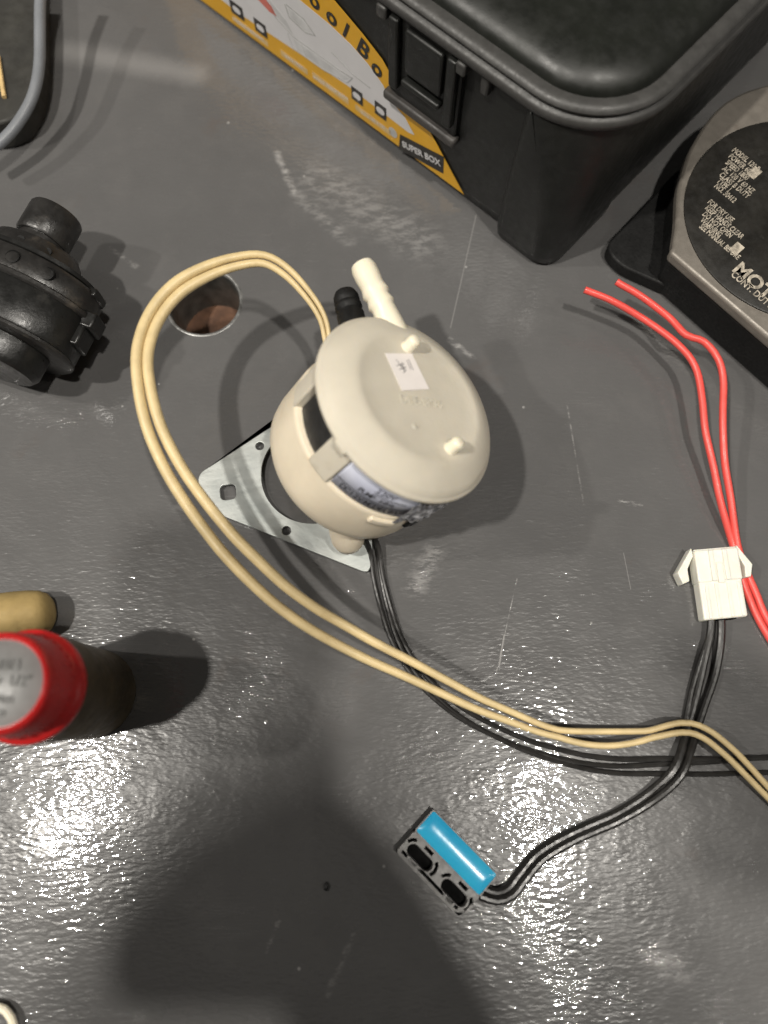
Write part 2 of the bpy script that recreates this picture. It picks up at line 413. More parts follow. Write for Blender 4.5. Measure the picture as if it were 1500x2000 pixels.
lathe(bm, [(HR + 0.0016, 0.0), (HR + 0.0010, 0.00030), (HR + 0.0003, 0.0002), (HR - 0.0001, -0.0004), (HR - 0.0003, -0.0012)], 64, Matrix.Translation((HC.x, HC.y, 0)), False, False)
obj('hole_rim', bm, M['rimsteel'], floor, angle=70)
bm = bmesh.new(); lathe(bm, [(HR + 0.004, -0.033), (HR * 0.6, -0.0332), (HR * 0.2, -0.0333)], 48, Matrix.Translation((HC.x, HC.y, 0)), False, True)
obj('hole_bottom', bm, M['rust'], floor)

# ------------------------------------------------------------------ zinc bracket under the pump
P2, P3 = at(395, 990, 0.002), at(722, 1122, 0.002)
P1, P0 = at(388, 930, 0.002), at(530, 834, 0.002)
cen = at(617, 928, 0.002)
axd = Vector((math.cos(math.radians(8)), math.sin(math.radians(8)), 0)); ayd = Vector((-axd.y, axd.x, 0))
BM_ = frame((cen.x, cen.y, 0.0026), axd, ayd); BI = BM_.inverted()
def bl(u, v): q = BI @ at(u, v, 0.0026); return (q.x, q.y)
br = thing('mounting_bracket', 'zinc plated triangular steel bracket with big round hole lying under the pump', 'bracket', BM_)
p2, p3, p1, p0 = bl(395, 992), bl(722, 1122), bl(386, 928), bl(530, 834)
e = ((p0[0] - p1[0]), (p0[1] - p1[1]))
p4 = (p1[0] + e[0] * 2.75, p1[1] + e[1] * 2.75)
p5 = bl(728, 1060)
def rounded(pts, r, n=5):
    out = []
    L = len(pts)
    for i, p in enumerate(pts):
        p = Vector(p[:2]); a = Vector(pts[i - 1][:2]) - p; b_ = Vector(pts[(i + 1) % L][:2]) - p
        rr = min(r, a.length * 0.45, b_.length * 0.45)
        a = p + a.normalized() * rr; b_ = p + b_.normalized() * rr
        for k in range(n + 1):
            t = k / n; q = a * (1 - t) ** 2 + p * 2 * t * (1 - t) + b_ * t * t
            out.append((q.x, q.y))
    return out
outer = rounded([p1, p2, p3, p5, (p5[0] + 0.004, p4[1]), p4], 0.004)
hole_c = bl(612, 925)
flat('plate', [outer, ring(0.0245, 56, hole_c), ring(0.0020, 16, bl(508, 872)), ring(0.0021, 16, bl(560, 1037)),
               rounded([(bl(446, 962)[0] + dx, bl(446, 962)[1] + dy) for dx, dy in ((-.0036, -.0036), (.0036, -.0036), (.0036, .0036), (-.0036, .0036))], 0.0024)],
     0.0016, M['zinc'], br, bevel=0.0003)

# ------------------------------------------------------------------ drain pump
N_ = Vector((0.5485, 0.1850, 0.8154)).normalized()
AX = (Vector((1, 0, 0)) - N_ * N_.x).normalized(); AY = N_.cross(AX)
PM = frame(Vector((0.0093, 0.1187, 0.0654)) - N_ * 0.052, AX, AY); PMI = PM.inverted()
pump = thing('drain_pump', 'cream plastic drain pump with domed cap, tilted on the zinc bracket', 'pump', PM)
def rot(a): return Matrix.Rotation(math.radians(a), 4, 'Z')
def arc_block(bm, r0, r1, z0, z1, a0, a1, n=8):
    loops = []
    for k in range(n + 1):
        a = math.radians(a0 + (a1 - a0) * k / n); c_, s_ = math.cos(a), math.sin(a)
        loops.append([Vector((r * c_, r * s_, z)) for r, z in ((r0, z0), (r1, z0), (r1, z1), (r0, z1))])
    return loft(bm, loops)
ZT = 0.0603                                  # flat of the cap
bm = bmesh.new()
lathe(bm, [(0.012, -0.0012), (0.022, -0.0010), (0.0300, 0.0006), (0.0345, 0.0032), (0.0368, 0.0070), (0.0375, 0.0115), (0.0379, 0.0290), (0.0378, 0.0307), (0.0371, 0.0315), (0.031, 0.0315)], 96)
obj('lower_housing', bm, M['cup'], pump, angle=50)
bm = bmesh.new(); lathe(bm, [(0.0350, 0.030), (0.0352, 0.0315), (0.0352, 0.0505), (0.0345, 0.0515)], 64)
obj('motor_core', bm, M['core'], pump)
for a0, a1 in ((166, 183), (-143.5, -126.5), (-25, -12), (80, 96)):
    bm = bmesh.new(); arc_block(bm, 0.0345, 0.0385, 0.0300, 0.0512, a0, a1)
    obj('strut', bm, M['cap'], pump, bevel=0.0008)
bm = bmesh.new()
lathe(bm, [(0.031, 0.0502), (0.0386, 0.0501), (0.0400, 0.0505), (0.0406, 0.0513), (0.0406, 0.0522), (0.0402, 0.0529), (0.0396, 0.0532), (0.0393, 0.0537), (0.0386, 0.0548), (0.0370, 0.0562),
           (0.0325, 0.0588), (0.0298, 0.0600), (0.0283, 0.06035), (0.0268, 0.06045), (0.0262, ZT), (0.020, ZT), (0.008, ZT)], 128)
obj('cap', bm, M['cap'], pump, angle=55)
bm = bmesh.new(); arc_block(bm, 0.0370, 0.0412, 0.0495, 0.0524, -140, -131); obj('cap_clip', bm, M['cap'], pump, bevel=0.0010)
bm = bmesh.new(); arc_block(bm, 0.0370, 0.0394, 0.0258, 0.0292, -93, -76); obj('cup_clip', bm, M['cup'], pump, bevel=0.0006)
for px, py in ((-0.0055, 0.0211), (0.0133, -0.0188)):
    bm = bmesh.new()
    lathe(bm, [(0.0031, ZT - .0004), (0.0028, ZT + .0003), (0.00265, ZT + .0009), (0.0026, ZT + .0044), (0.0023, ZT + .0054), (0.0014, ZT + .0059)], 24, Matrix.Translation((px, py, 0)))
    obj('peg', bm, M['peg'], pump, angle=60)
# paper tab with its pen marks
st = [(-0.0162, 0.0131), (-0.0037, 0.0187), (0.0040, 0.0049), (-0.0087, -0.0012)]
bm = bmesh.new(); prism(bm, st[::-1], ZT + .0001, ZT + .00026); tabm = obj('paper_tab', bm, M['paper'], pump, smooth=False)
def stroke(pts, w, nm='pen_mark', par=tabm, z=ZT + .0003, mat=M['pencil']):
    bm = bmesh.new()
    for (a, b_) in zip(pts, pts[1:]):
        a, b_ = Vector((*a, 0)), Vector((*b_, 0)); d = (b_ - a).normalized(); nn = Vector((-d.y, d.x, 0)) * w / 2
        bm.faces.new([bm.verts.new((q.x, q.y, z)) for q in (a - nn, b_ - nn, b_ + nn, a + nn)])
    return obj(nm, bm, mat, par, smooth=False)
def tp(a, b_):   # tab coordinates 0..1
    o = Vector((*st[0], 0)); ex = Vector((*st[1], 0)) - o; ey = Vector((*st[3], 0)) - o
    q = o + ex * a + ey * b_; return (q.x, q.y)
for pp in ((.30, .16, .40, .46), (.20, .34, .52, .28), (.24, .44, .54, .37), (.36, .30, .48, .46), (.48, .46, .34, .53), (.45, .24, .41, .50), (.68, .18, .67, .44), (.76, .16, .75, .46)):
    stroke([tp(pp[0], pp[1]), tp(pp[2], pp[3])], .00034)
text('moulded_text', 'DBE-8P36', 0.0050, M['cap'], pump, Matrix.Translation((0.0004, -0.0026, ZT + .0001)) @ Matrix.Rotation(math.radians(15), 4, 'Z'), thick=0.00016)
bm = bmesh.new(); lathe(bm, [(0.0013, ZT), (0.0009, ZT + .0003)], 16, Matrix.Translation((-0.003, -0.015, 0))); obj('gate_mark', bm, M['cap'], pump)
# ports at the back
def barb(bm, a, b_, sections):
    a, b_ = Vector(a), Vector(b_); L = (b_ - a).length
    return cyl_between(bm, a, b_, [(r, z * L) for r, z in sections], 28)
bm = bmesh.new()
barb(bm, (-0.0040, 0.0270, 0.0540), (-0.0228, 0.0620, 0.0530), [(0.0053, 0.0), (0.0052, 0.26), (0.0048, 0.46), (0.0056, 0.50), (0.0047, 0.58), (0.0057, 0.63), (0.0049, 0.72), (0.0053, 0.84), (0.0053, 0.93), (0.0047, 0.985), (0.0035, 1.0), (0.0029, 0.99), (0.0026, 0.85)])
obj('barbed_nozzle', bm, M['peg'], pump, angle=45)
bm = bmesh.new()
barb(bm, (-0.0160, 0.0325, 0.0400), (-0.0228, 0.0566, 0.0400), [(0.0056, 0.0), (0.0058, 0.56), (0.0050, 0.60), (0.0050, 0.64), (0.0057, 0.68), (0.0057, 0.74), (0.0050, 0.78), (0.0055, 0.83), (0.0053, 0.92), (0.0044, 1.0), (0.0032, 0.98), (0.0028, 0.75)])
obj('plug', bm, M['rubber'], pump, angle=45)
bm = bmesh.new()
barb(bm, (-0.0130, 0.0220, 0.0400), (-0.0178, 0.0390, 0.0400), [(0.0062, 0.0), (0.0062, 0.94), (0.0055, 1.0)])
obj('port_boss', bm, M['cap'], pump, angle=45)
# wrapped data label, then crinkled tape over its end
def wrap(name, r, z0, z1, a0, a1, m_, par, n=40, crumple=0.0, rows=1):
    bm = bmesh.new(); grid = []
    for k in range(n + 1):
        a = math.radians(a0 + (a1 - a0) * k / n); col = []
        for j in range(rows + 1):
            z = z0 + (z1 - z0) * j / rows
            q = Vector((math.cos(a), math.sin(a), 0)) * (r + crumple * noise.noise(Vector((a * 14, z * 500, 0.3))) * 1.6) + Vector((0, 0, z))
            col.append(bm.verts.new(q))
        grid.append(col)
    for k in range(n):
        for j in range(rows): bm.faces.new((grid[k][j], grid[k + 1][j], grid[k + 1][j + 1], grid[k][j + 1]))
    o = obj(name, bm, m_, par, smooth=crumple == 0)
    so = o.modifiers.new('thickness', 'SOLIDIFY'); so.thickness = 0.00012; so.offset = 1.0
    return o
LR = 0.0377
lab = wrap('data_label', LR, 0.0330, 0.0502, -126, -66, M['lilac'], pump)
wrap('tape', LR + .0012, 0.0296, 0.0500, -79, 40, M['tape'], pump, 110, 0.0012, 10)
def on_label(deg, z, r=LR + .00016):
    a = math.radians(deg); o = Vector((r * math.cos(a), r * math.sin(a), z))
    return frame(o, (-math.sin(a), math.cos(a), 0), (0, 0, 1))
def ltext(s, deg, z, size, step, par=lab):
    for i, ch in enumerate(s):
        if ch != ' ': text('label_text', ch, size, M['ink'], par, on_label(deg + i * step, z), thick=0.00003, bold=0.00006)
ltext('DC12V', -119, 0.0352, 0.0038, 3.1); ltext('MODEL', -102, 0.0352, 0.0038, 3.1); ltext('8W', -86, 0.0352, 0.0038, 3.1)
ltext('PUMP', -111, 0.0400, 0.0036, 2.8); ltext('50Hz', -97, 0.0400, 0.0030, 2.7)
ltext('220V', -103, 0.0446, 0.0040, 3.2)
for z, a0, a1 in ((0.0375, -125.5, -78), (0.0422, -104, -82)):
    wrap('label_line', LR + .00017, z, z + 0.00034, a0, a1, M['ink'], lab, 24)
# foot and black base lug
bm = bmesh.new(); barb(bm, PMI @ at(676, 1010, .026), PMI @ at(681, 1068, .0095), [(0.0080, 0.0), (0.0078, 0.45), (0.0072, 0.75), (0.0058, 0.92), (0.0035, 1.0)])
obj('foot', bm, M['cup'], pump, angle=60)
bm = bmesh.new(); arc_block(bm, 0.030, 0.0392, 0.0220, 0.0312, -64, -30); obj('black_lug', bm, M['rubber'], pump, bevel=0.0012)

# ------------------------------------------------------------------ cables
cream = [(640, 668, .046), (628, 622, .050), (600, 575, .054), (560, 530, .058), (515, 506, .060), (460, 512, .061), (400, 533, .061), (345, 565, .060), (305, 612, .059),
         (282, 680, .058), (284, 760, .056), (308, 850, .053), (352, 940, .049), (420, 1035, .045), (505, 1125, .041), (600, 1200, .037), (700, 1258, .033), (800, 1308, .028),
         (900, 1358, .023), (1000, 1402, .018), (1090, 1432, .0145), (1170, 1442, .0125), (1250, 1437, .0115), (1330, 1422, .0110), (1375, 1432, .0105), (1420, 1465, .0085), (1465, 1510, .006), (1530, 1580, .003)]
cpath = spline([at(*q) for q in cream])
cb = thing('cream_cable', 'pair of cream wires looping from the pump over the hole to the lower right', 'cable')
def sep_(f):
    if f < 0.17: return 0.0010 + f * 0.0071
    if f < 0.26: return 0.0022
    if f < 0.46: return 0.0022 + (f - 0.26) / 0.20 * 0.0018
    if f < 0.56: return 0.0040
    if f < 0.78: return 0.0040 - (f - 0.56) / 0.22 * 0.0026
    if f < 0.86: return 0.0014 + 0.0014 * math.sin((f - 0.78) / 0.08 * PI)
    return 0.0014 + 0.0008 * math.sin((f - 0.86) / 0.14 * PI)
rad = lambda f: (0.0010 + 0.0013 * min(1, (f / 0.17) ** 1.5)) if f < 0.45 else 0.0023 - 0.0010 * min(1, (f - 0.45) / 0.32)
bm = bmesh.new(); tube(bm, cpath, rad, 12, (sep_, lambda f: 0.0006 * math.sin(9 * f))); obj('wire', bm, M['wire_cream'], cb)
bm = bmesh.new(); tube(bm, cpath, rad, 12, (lambda f: -sep_(f), lambda f: -0.0006 * math.sin(9 * f))); obj('wire', bm, M['wire_cream'], cb)
# a third thin strand that joins at the pump end
tp_ = spline([at(*q) for q in [(644, 668, .043), (634, 630, .046), (610, 592, .049), (575, 553, .053), (535, 522, .057), (500, 512, .059)]])
bm = bmesh.new(); tube(bm, tp_, 0.0009, 8); obj('thin_strand', bm, M['wire_cream'], cb)

black = [(722, 1040, .010), (734, 1075, .004), (742, 1130, .0016), (756, 1190, .0016), (776, 1250, .0016), (810, 1310, .0016), (860, 1362, .0016), (930, 1412, .0016), (1010, 1450, .0016), (1100, 1480, .0016),
         (1190, 1493, .0016), (1280, 1496, .0018), (1370, 1494, .0016), (1450, 1490, .0013), (1540, 1487, .0013)]
bpath = spline([at(*q) for q in black])
bc = thing('black_cable', 'bunch of thin black wires running from under the pump to the right', 'cable')
for i, (ph, amp, zo) in enumerate(((0.0, 0.0026, 0.0), (2.1, 0.0026, 0.0002), (4.2, 0.0028, -0.0001))):
    off = (lambda f, ph=ph, amp=amp: amp * math.cos(ph + 2.2 * f) * (1 + 1.0 * max(0, f - 0.5)), lambda f, ph=ph, zo=zo: zo + 0.0005 * math.sin(ph + 7 * f))
    bm = bmesh.new(); tube(bm, bpath, 0.00105, 8, off); obj('wire', bm, M['wire_black'], bc)

sens = [(1398, 1205, .0045), (1396, 1250, .0035), (1385, 1310, .0022), (1367, 1370, .0018), (1352, 1425, .0020), (1340, 1465, .0042), (1326, 1500, .0052), (1300, 1532, .0042), (1260, 1565, .0022), (1205, 1597, .0019),
        (1150, 1622, .0019), (1095, 1648, .0019), (1050, 1677, .0019), (1020, 1712, .0022), (997, 1742, .0027), (970, 1752, .0036), (940, 1742, .0040)]
spath = spline([at(*q) for q in sens])
sb = thing('sensor_cable', 'black twin cable between the white connector and the blue sensor', 'cable')
for sg in (-1, 1):
    off = (lambda f, sg=sg: sg * (0.00185 + 0.0011 * math.exp(-((f - 0.12) / 0.1) ** 2) - 0.00035 * min(1, max(0, (f - 0.45) * 8))), lambda f, sg=sg: 0.0003 * math.sin(12 * f * sg))
    bm = bmesh.new(); tube(bm, spath, 0.00172, 10, off); obj('wire', bm, M['wire_black'], sb)
bm = bmesh.new(); tube(bm, [p for i, p in enumerate(spath) if i / len(spath) < 0.45], 0.0013, 10, (lambda f: 0.0038 * math.sin(min(1, f * 1.3) * PI) + 0.0012, 0.0)); obj('wire', bm, M['wire_black'], sb)

RG = 'loose red wires beside the tool box'
red1 = [(1142, 566, .024), (1200, 590, .022), (1265, 628, .018), (1325, 675, .0200), (1357, 715, .0190), (1372, 775, .0175), (1380, 850, .0150), (1396, 930, .0110), (1415, 1005, .0065), (1430, 1065, .0022), (1447, 1120, .0015),
        (1464, 1165, .0015), (1484, 1212, .0015), (1530, 1290, .0015)]
red2 = [(1204, 550, .026), (1255, 578, .024), (1305, 618, .022), (1340, 655, .0235), (1375, 668, .0230), (1402, 700, .0220), (1414, 750, .0200), (1411, 830, .0170), (1416, 910, .0125), (1428, 990, .0075), (1442, 1065, .0028), (1459, 1120, .0016),
        (1477, 1160, .0016), (1500, 1210, .0016), (1550, 1290, .0016)]
for pts, lb in ((red1, 'lower red wire of the two, its cut end nearer the pump'), (red2, 'upper red wire of the two, kinked beside the black motor')):
    bm = bmesh.new(); tube(bm, spline([at(*q) for q in pts]), 0.00165, 12)
    tag(obj('red_wire', bm, M['wire_red']), lb, 'wire', RG)

# ------------------------------------------------------------------ white nylon connector
h = 0.0085
o_, ex = at(1393, 1140, h), (at(1446, 1062, h) - at(1348, 1072, h))
CM = frame((o_.x, o_.y, 0), ex, (0, 1, 0)); CI = CM.inverted()
con = thing('wire_connector', 'white nylon plug with two side latch ears at the end of the black cable', 'connector', CM)
def cl(u, v, z=h): q = CI @ at(u, v, z); return (q.x, q.y)
tl, tr, brr, bll = cl(1357, 1075), cl(1440, 1068), cl(1463, 1203), cl(1377, 1211)
def lerp(a, b_, t): return (a[0] + (b_[0] - a[0]) * t, a[1] + (b_[1] - a[1]) * t)
ml, mr = lerp(tl, bll, .47), lerp(tr, brr, .47)
bm = bmesh.new(); prism(bm, [lerp(tl, bll, .44), bll, brr, lerp(tr, brr, .44)], 0.0008, h - 0.0006); obj('rear_shell', bm, M['white'], con, bevel=0.0009, seg=3)
bm = bmesh.new(); prism(bm, [(tl[0] - .0003, tl[1]), (ml[0] - .0003, ml[1]), (mr[0] + .0003, mr[1]), (tr[0] + .0003, tr[1])], 0.0005, h); obj('front_shell', bm, M['white'], con, bevel=0.0008, seg=3)
def q4(a, b_, c0, c1): # strip between fractions across (a..b_) and along (c0..c1)
    return [lerp(lerp(tl, tr, a), lerp(bll, brr, a), c0), lerp(lerp(tl, tr, a), lerp(bll, brr, a), c1), lerp(lerp(tl, tr, b_), lerp(bll, brr, b_), c1), lerp(lerp(tl, tr, b_), lerp(bll, brr, b_), c0)]
bm = bmesh.new(); prism(bm, q4(.30, .40, .02, .46), h - .0004, h + .0009); obj('rib', bm, M['white'], con, bevel=0.0003)
bm = bmesh.new(); prism(bm, q4(.62, .72, .02, .46), h - .0004, h + .0009); obj('rib', bm, M['white'], con, bevel=0.0003)
bm = bmesh.new(); prism(bm, q4(.44, .58, .20, .50), h - .0004, h + .0007); obj('latch_tongue', bm, M['white'], con, bevel=0.0003)
for a in (.12, .34, .62, .86):
    bm = bmesh.new(); prism(bm, q4(a, a + .07, .50, .985), h - .0010, h - .0001); obj('rib', bm, M['white'], con, bevel=0.0002)
for a in (.30, .56):
    w0 = lerp(bll, brr, a); w1 = lerp(bll, brr, a + .20); back = Vector((bll[0] - tl[0], bll[1] - tl[1])).normalized() * 0.0004
    bm = bmesh.new(); prism(bm, [(w0[0] + back.x, w0[1] + back.y), (w1[0] + back.x, w1[1] + back.y), (w1[0] - back.x * 4, w1[1] - back.y * 4), (w0[0] - back.x * 4, w0[1] - back.y * 4)], 0.0022, 0.0068)
    obj('dark_wire_entry', bm, M['sensordark'], con, bevel=0.0003)  # solid black block painted for the dark inside each wire entry
eL = [cl(1350, 1070, .007), cl(1323, 1118, .007), cl(1334, 1141, .007), cl(1347, 1135, .007), cl(1343, 1112, .007), cl(1354, 1086, .007)]
eR = [cl(1438, 1064, .007), cl(1470, 1102, .007), cl(1467, 1126, .007), cl(1456, 1127, .007), cl(1455, 1106, .007), cl(1441, 1084, .007)]
for e_ in (eL, eR):
    bm = bmesh.new(); prism(bm, e_, 0.0008, 0.0072); obj('latch_ear', bm, M['white'], con, bevel=0.0004)
bm = bmesh.new(); prism(bm, [lerp(tl, bll, -.02), lerp(tl, bll, .10), lerp(tr, brr, .10), lerp(tr, brr, -.02)], 0.0007, h - .0012)
obj('front_lip', bm, M['white'], con, bevel=0.0004)

# ------------------------------------------------------------------ blue potted sensor
hs = 0.0062
A_, B_, C_ = at(847, 1580, hs), at(974, 1709, hs), at(772, 1664, hs)
SM = frame((A_.x, A_.y, 0), B_ - A_, A_ - C_); SI = SM.inverted()
LX = (B_ - A_).length; LY = -(SI @ Vector((C_.x, C_.y, 0))).y
sen = thing('sensor', 'flat grey sensor with glossy blue potted strip and two slots, front of the view', 'sensor', SM)
bm = bmesh.new(); loft(bm, [rrect(0, LX, -LY, 0, 0.0012, 0.0003, 3), rrect(0, LX, -LY, 0, 0.0012, 0.0014, 3)]); obj('base', bm, M['sensordark'], sen)
def slot(cx, cy, w, hh, n=10):
    pts = []
    for k in range(n + 1): a = -PI / 2 + PI * k / n; pts.append((cx + w / 2 + hh / 2 * math.cos(a), cy + hh / 2 * math.sin(a)))
    for k in range(n + 1): a = PI / 2 + PI * k / n; pts.append((cx - w / 2 + hh / 2 * math.cos(a), cy + hh / 2 * math.sin(a)))
    return pts
def rect(x0, x1, y0, y1): return [(x0, y0), (x1, y0), (x1, y1), (x0, y1)]
YS = -LY * 0.505         # seam between potting and slotted half
s1, s2, sy = LX * 0.24, LX * 0.765, (YS - LY) / 2 - 0.0002
e1 = 0.0010
body = [(0.0006, YS), (0.0, YS - .001), (0, -LY + .0012), (0.0012, -LY), (LX - 0.004, -LY), (LX - .0005, -LY + .0035), (LX, YS)]
holes = [slot(s1, sy, 0.0074, 0.0050), slot(s2, sy, 0.0074, 0.0050)]
yb0, yb1 = -LY + 0.0015, -LY + 0.0027
holes += [rect(LX * a_, LX * b_, yb0, yb1) for a_, b_ in ((.05, .13), (.17, .27), (.31, .70), (.735, .825), (.855, .90))]
def ringslot(cx, a0, a1, r0, r1, side):
    pts = []
    for r, aa in ((r0, (a0, a1)), (r1, (a1, a0))):
        for k in range(7):
            a = math.radians(aa[0] + (aa[1] - aa[0]) * k / 6); pts.append((cx + side * 0.0037 + r * math.cos(a), sy + r * math.sin(a)))
    return pts
for sx_ in (s1, s2):
    holes.append(ringslot(sx_, -28, 55, 0.0034, 0.0047, 1))
    holes.append(ringslot(sx_, 112, 165, 0.0034, 0.0046, -1))
    holes.append(rect(sx_ - 0.0012, sx_ + 0.0030, sy + 0.0036, sy + 0.0050))
flat('slotted_face', [body] + holes, 0.0050, M['sensor'], sen, Matrix.Translation((0, 0, hs - 0.0025)), bevel=0.00015)
bm = bmesh.new()
loft(bm, [rrect(0, LX, YS, 0, 0.0008, 0.0006, 3), rrect(0, LX, YS, 0, 0.0008, hs - .0002, 3), rrect(0.0005, LX - .0005, YS + .0004, -.0005, 0.0008, hs - .0002, 3), rrect(0.0005, LX - .0005, YS + .0004, -.0005, 0.0008, hs - .0010, 3)])
obj('potting_tray', bm, M['sensor'], sen, angle=30)
bm = bmesh.new(); gx, gy = 24, 12
x0, x1, y0, y1 = 0.0003, LX - 0.0003, YS + 0.0002, -0.0004
vv = [[bm.verts.new((x0 + (x1 - x0) * i / gx, y0 + (y1 - y0) * j / gy,
        hs - 0.0005 + 0.0014 * (max(0, 1 - abs(2 * j / gy - 1) ** 2.0)) ** 0.95 * (max(0, 1 - abs(2 * i / gx - 1) ** 14)) ** 0.5)) for j in range(gy + 1)] for i in range(gx + 1)]
for i in range(gx):
    for j in range(gy): bm.faces.new((vv[i][j], vv[i + 1][j], vv[i + 1][j + 1], vv[i][j + 1]))
obj('blue_potting', bm, M['blue'], sen, angle=80)

# ------------------------------------------------------------------ tool box
g1, g2 = at(390, 0), at(985, 455)
ex_ = (g2 - g1).normalized(); ey_ = Vector((-ex_.y, ex_.x, 0))
TM = frame(g2, ex_, ey_)
tb = thing('tool_box', 'black plastic tool box with rounded lid and a yellow and white paper sticker', 'tool box', TM)
XR, XL, YB = 0.0305, -0.30, 0.20
def rr_off(o, z, r=0.020, yf=0.0): return rrect(XL - o, XR + o + 0.0050 * min(1, z / 0.085), yf - o, YB + o, max(0.003, r + o), z, 12)
bm = bmesh.new()
loft(bm, [rr_off(-0.004, 0.0006, 0.012), rr_off(-0.001, 0.003, 0.014), rr_off(0.0, 0.010, 0.015), rr_off(0.0, 0.060, 0.024), rr_off(-0.0005, 0.0885, 0.034)])
obj('body', bm, M['box'], tb, angle=50)
bm = bmesh.new()
def pil(o, z, r):
    x0, x1, y0, y1 = -0.0040 - o, XR + 0.0010 + o + 0.0050 * min(1, z / 0.085), -0.0052 - o, 0.045 + o; pts = []
    for cx, cy, a0, q in ((x1 - .004, y1 - .004, 0, .004), (x0 + .004, y1 - .004, 90, .004), (x0 + .0045, y0 + .0045, 180, .0045), (x1 - r, y0 + r, 270, r)):
        for k in range(11):
            a = math.radians(a0 + 9 * k); pts.append(Vector((cx + q * math.cos(a), cy + q * math.sin(a), z)))
    return pts
loft(bm, [pil(-0.0025, 0.0004, 0.010), pil(-0.0005, 0.0025, 0.012), pil(0.0, 0.008, 0.013), pil(-0.0002, 0.040, 0.017), pil(-0.0008, 0.066, 0.026), pil(-0.0013, 0.0842, 0.034)])
obj('corner_post', bm, M['box'], tb, angle=50)
bm = bmesh.new()
loft(bm, [rr_off(-0.0008, 0.0835, 0.035), rr_off(0.0030, 0.0842, 0.036), rr_off(0.0050, 0.0855, 0.036), rr_off(0.0054, 0.0880, 0.036), rr_off(0.0042, 0.0895, 0.036), rr_off(0.0016, 0.0902, 0.036), rr_off(0.0010, 0.0905, 0.036)], True, True)
obj('rim', bm, M['rim'], tb, angle=50)
bm = bmesh.new()
loft(bm, [rr_off(0.0006, 0.0898, 0.036), rr_off(0.0030, 0.0907, 0.036), rr_off(0.0036, 0.0922, 0.036), rr_off(0.0028, 0.0936, 0.036), rr_off(0.0004, 0.0944, 0.036), rr_off(-0.003, 0.0940, 0.036)], True, True)
obj('lid_flange', bm, M['rim'], tb, angle=50)
bm = bmesh.new()
loft(bm, [rr_off(-0.0028, 0.0936, 0.036), rr_off(-0.0034, 0.0954, 0.036), rr_off(-0.0048, 0.0974, 0.036), rr_off(-0.0082, 0.0996, 0.036), rr_off(-0.0135, 0.1012, 0.034), rr_off(-0.022, 0.1020, 0.030)])
obj('lid', bm, M['lid'], tb, angle=60)
# latch, its push plate, ledge and hook
def fbox(name, x0, x1, z0, z1, y0, y1, m_, par, bev=0.0008):
    return obj(name, box(x0, x1, y0, y1, z0, z1), m_, par, bevel=bev)
lt = fbox('latch', -0.0775, -0.0362, 0.0410, 0.0845, -0.0030, 0.0006, M['box'], tb, 0.001)
fr = [(-0.0755, -0.0705, 0.0470, 0.0835), (-0.0425, -0.0375, 0.0470, 0.0835)]
for a in fr: fbox('latch_frame', *a, -0.0062, -0.0028, M['box'], lt, 0.0008)
fbox('push_plate', -0.0668, -0.0452, 0.0595, 0.0820, -0.0056, -0.0028, M['box'], lt, 0.0012)
fbox('push_plate_lip', -0.0672, -0.0446, 0.0535, 0.0565, -0.0070, -0.0028, M['box'], lt, 0.0010)
fbox('ledge', -0.0800, -0.0350, 0.0355, 0.0405, -0.0052, 0.0004, M['ledge'], tb, 0.0014)
fbox('hook', -0.0262, -0.0218, 0.0745, 0.0840, -0.0034, 0.0004, M['rim'], tb, 0.001)
fbox('hinge_lug', -0.0380, -0.0330, 0.0790, 0.0850, -0.0060, 0.0004, M['rim'], tb, 0.001)
fbox('hinge_lug', -0.0830, -0.0775, 0.0790, 0.0850, -0.0060, 0.0004, M['rim'], tb, 0.001)
# sticker on the front face: x, z on the face
FS = Matrix(((1, 0, 0, 0), (0, 0, -1, 0), (0, 1, 0, 0), (0, 0, 0, 1)))     # sticker plane: (x, y) -> (x, z), facing out
def on_face(d): return Matrix.Translation((0, -d, 0)) @ FS
yel = [(-0.0275, 0.0064), (-0.0532, 0.0312), (-0.0720, 0.0308), (-0.0795, 0.0318), (-0.0772, 0.0425), (-0.0790, 0.0475), (-0.0840, 0.0520), (-0.0960, 0.0580), (-0.1134, 0.0648), (-0.1330, 0.0690), (-0.1600, 0.0712), (-0.24, 0.0712), (-0.2600, 0.0600), (-0.2600, 0.0012)]
stk = flat('sticker', [yel], 0.0002, M['yellow'], tb, on_face(0.0007))
STKI = on_face(0.0007).inverted()
wht = [(-0.0620, 0.0212), (-0.0690, 0.0280), (-0.0790, 0.0322), (-0.0835, 0.0378), (-0.0930, 0.0435), (-0.1040, 0.0475), (-0.1180, 0.0500), (-0.1391, 0.0515), (-0.1650, 0.0515), (-0.2200, 0.0480), (-0.2350, 0.0150), (-0.1900, 0.0135), (-0.1562, 0.0165), (-0.1083, 0.0205), (-0.0661, 0.0200)]
def lay(name, pts, m_, d, par=stk): return flat(name, [pts], 0.00008, m_, par, STKI @ on_face(d))
lay('white_panel', wht, M['print_white'], 0.0009)
lay('text_box', [(-0.0445, 0.0120), (-0.0445, 0.0215), (-0.0715, 0.0150), (-0.0715, 0.0045)][::-1] if False else [(-0.0418, 0.0102), (-0.0425, 0.0215), (-0.0716, 0.0146), (-0.0722, 0.0036)], M['print_black'], 0.00095)
sang = math.atan2(0.0215 - 0.0146, 0.0716 - 0.0425)
text('sticker_text', 'SUPER BOX', 0.0052, M['print_white'], stk, STKI @ on_face(0.0011) @ Matrix.Translation((-0.0570, 0.0124, 0)) @ Matrix.Rotation(sang, 4, 'Z'), bold=0.00012, sx=0.98)
arc = [('T', -0.1440, 0.0600), ('o', -0.1270, 0.0577), ('o', -0.1160, 0.0556), ('l', -0.1070, 0.0538), ('B', -0.0960, 0.0505), ('o', -0.0868, 0.0452)]
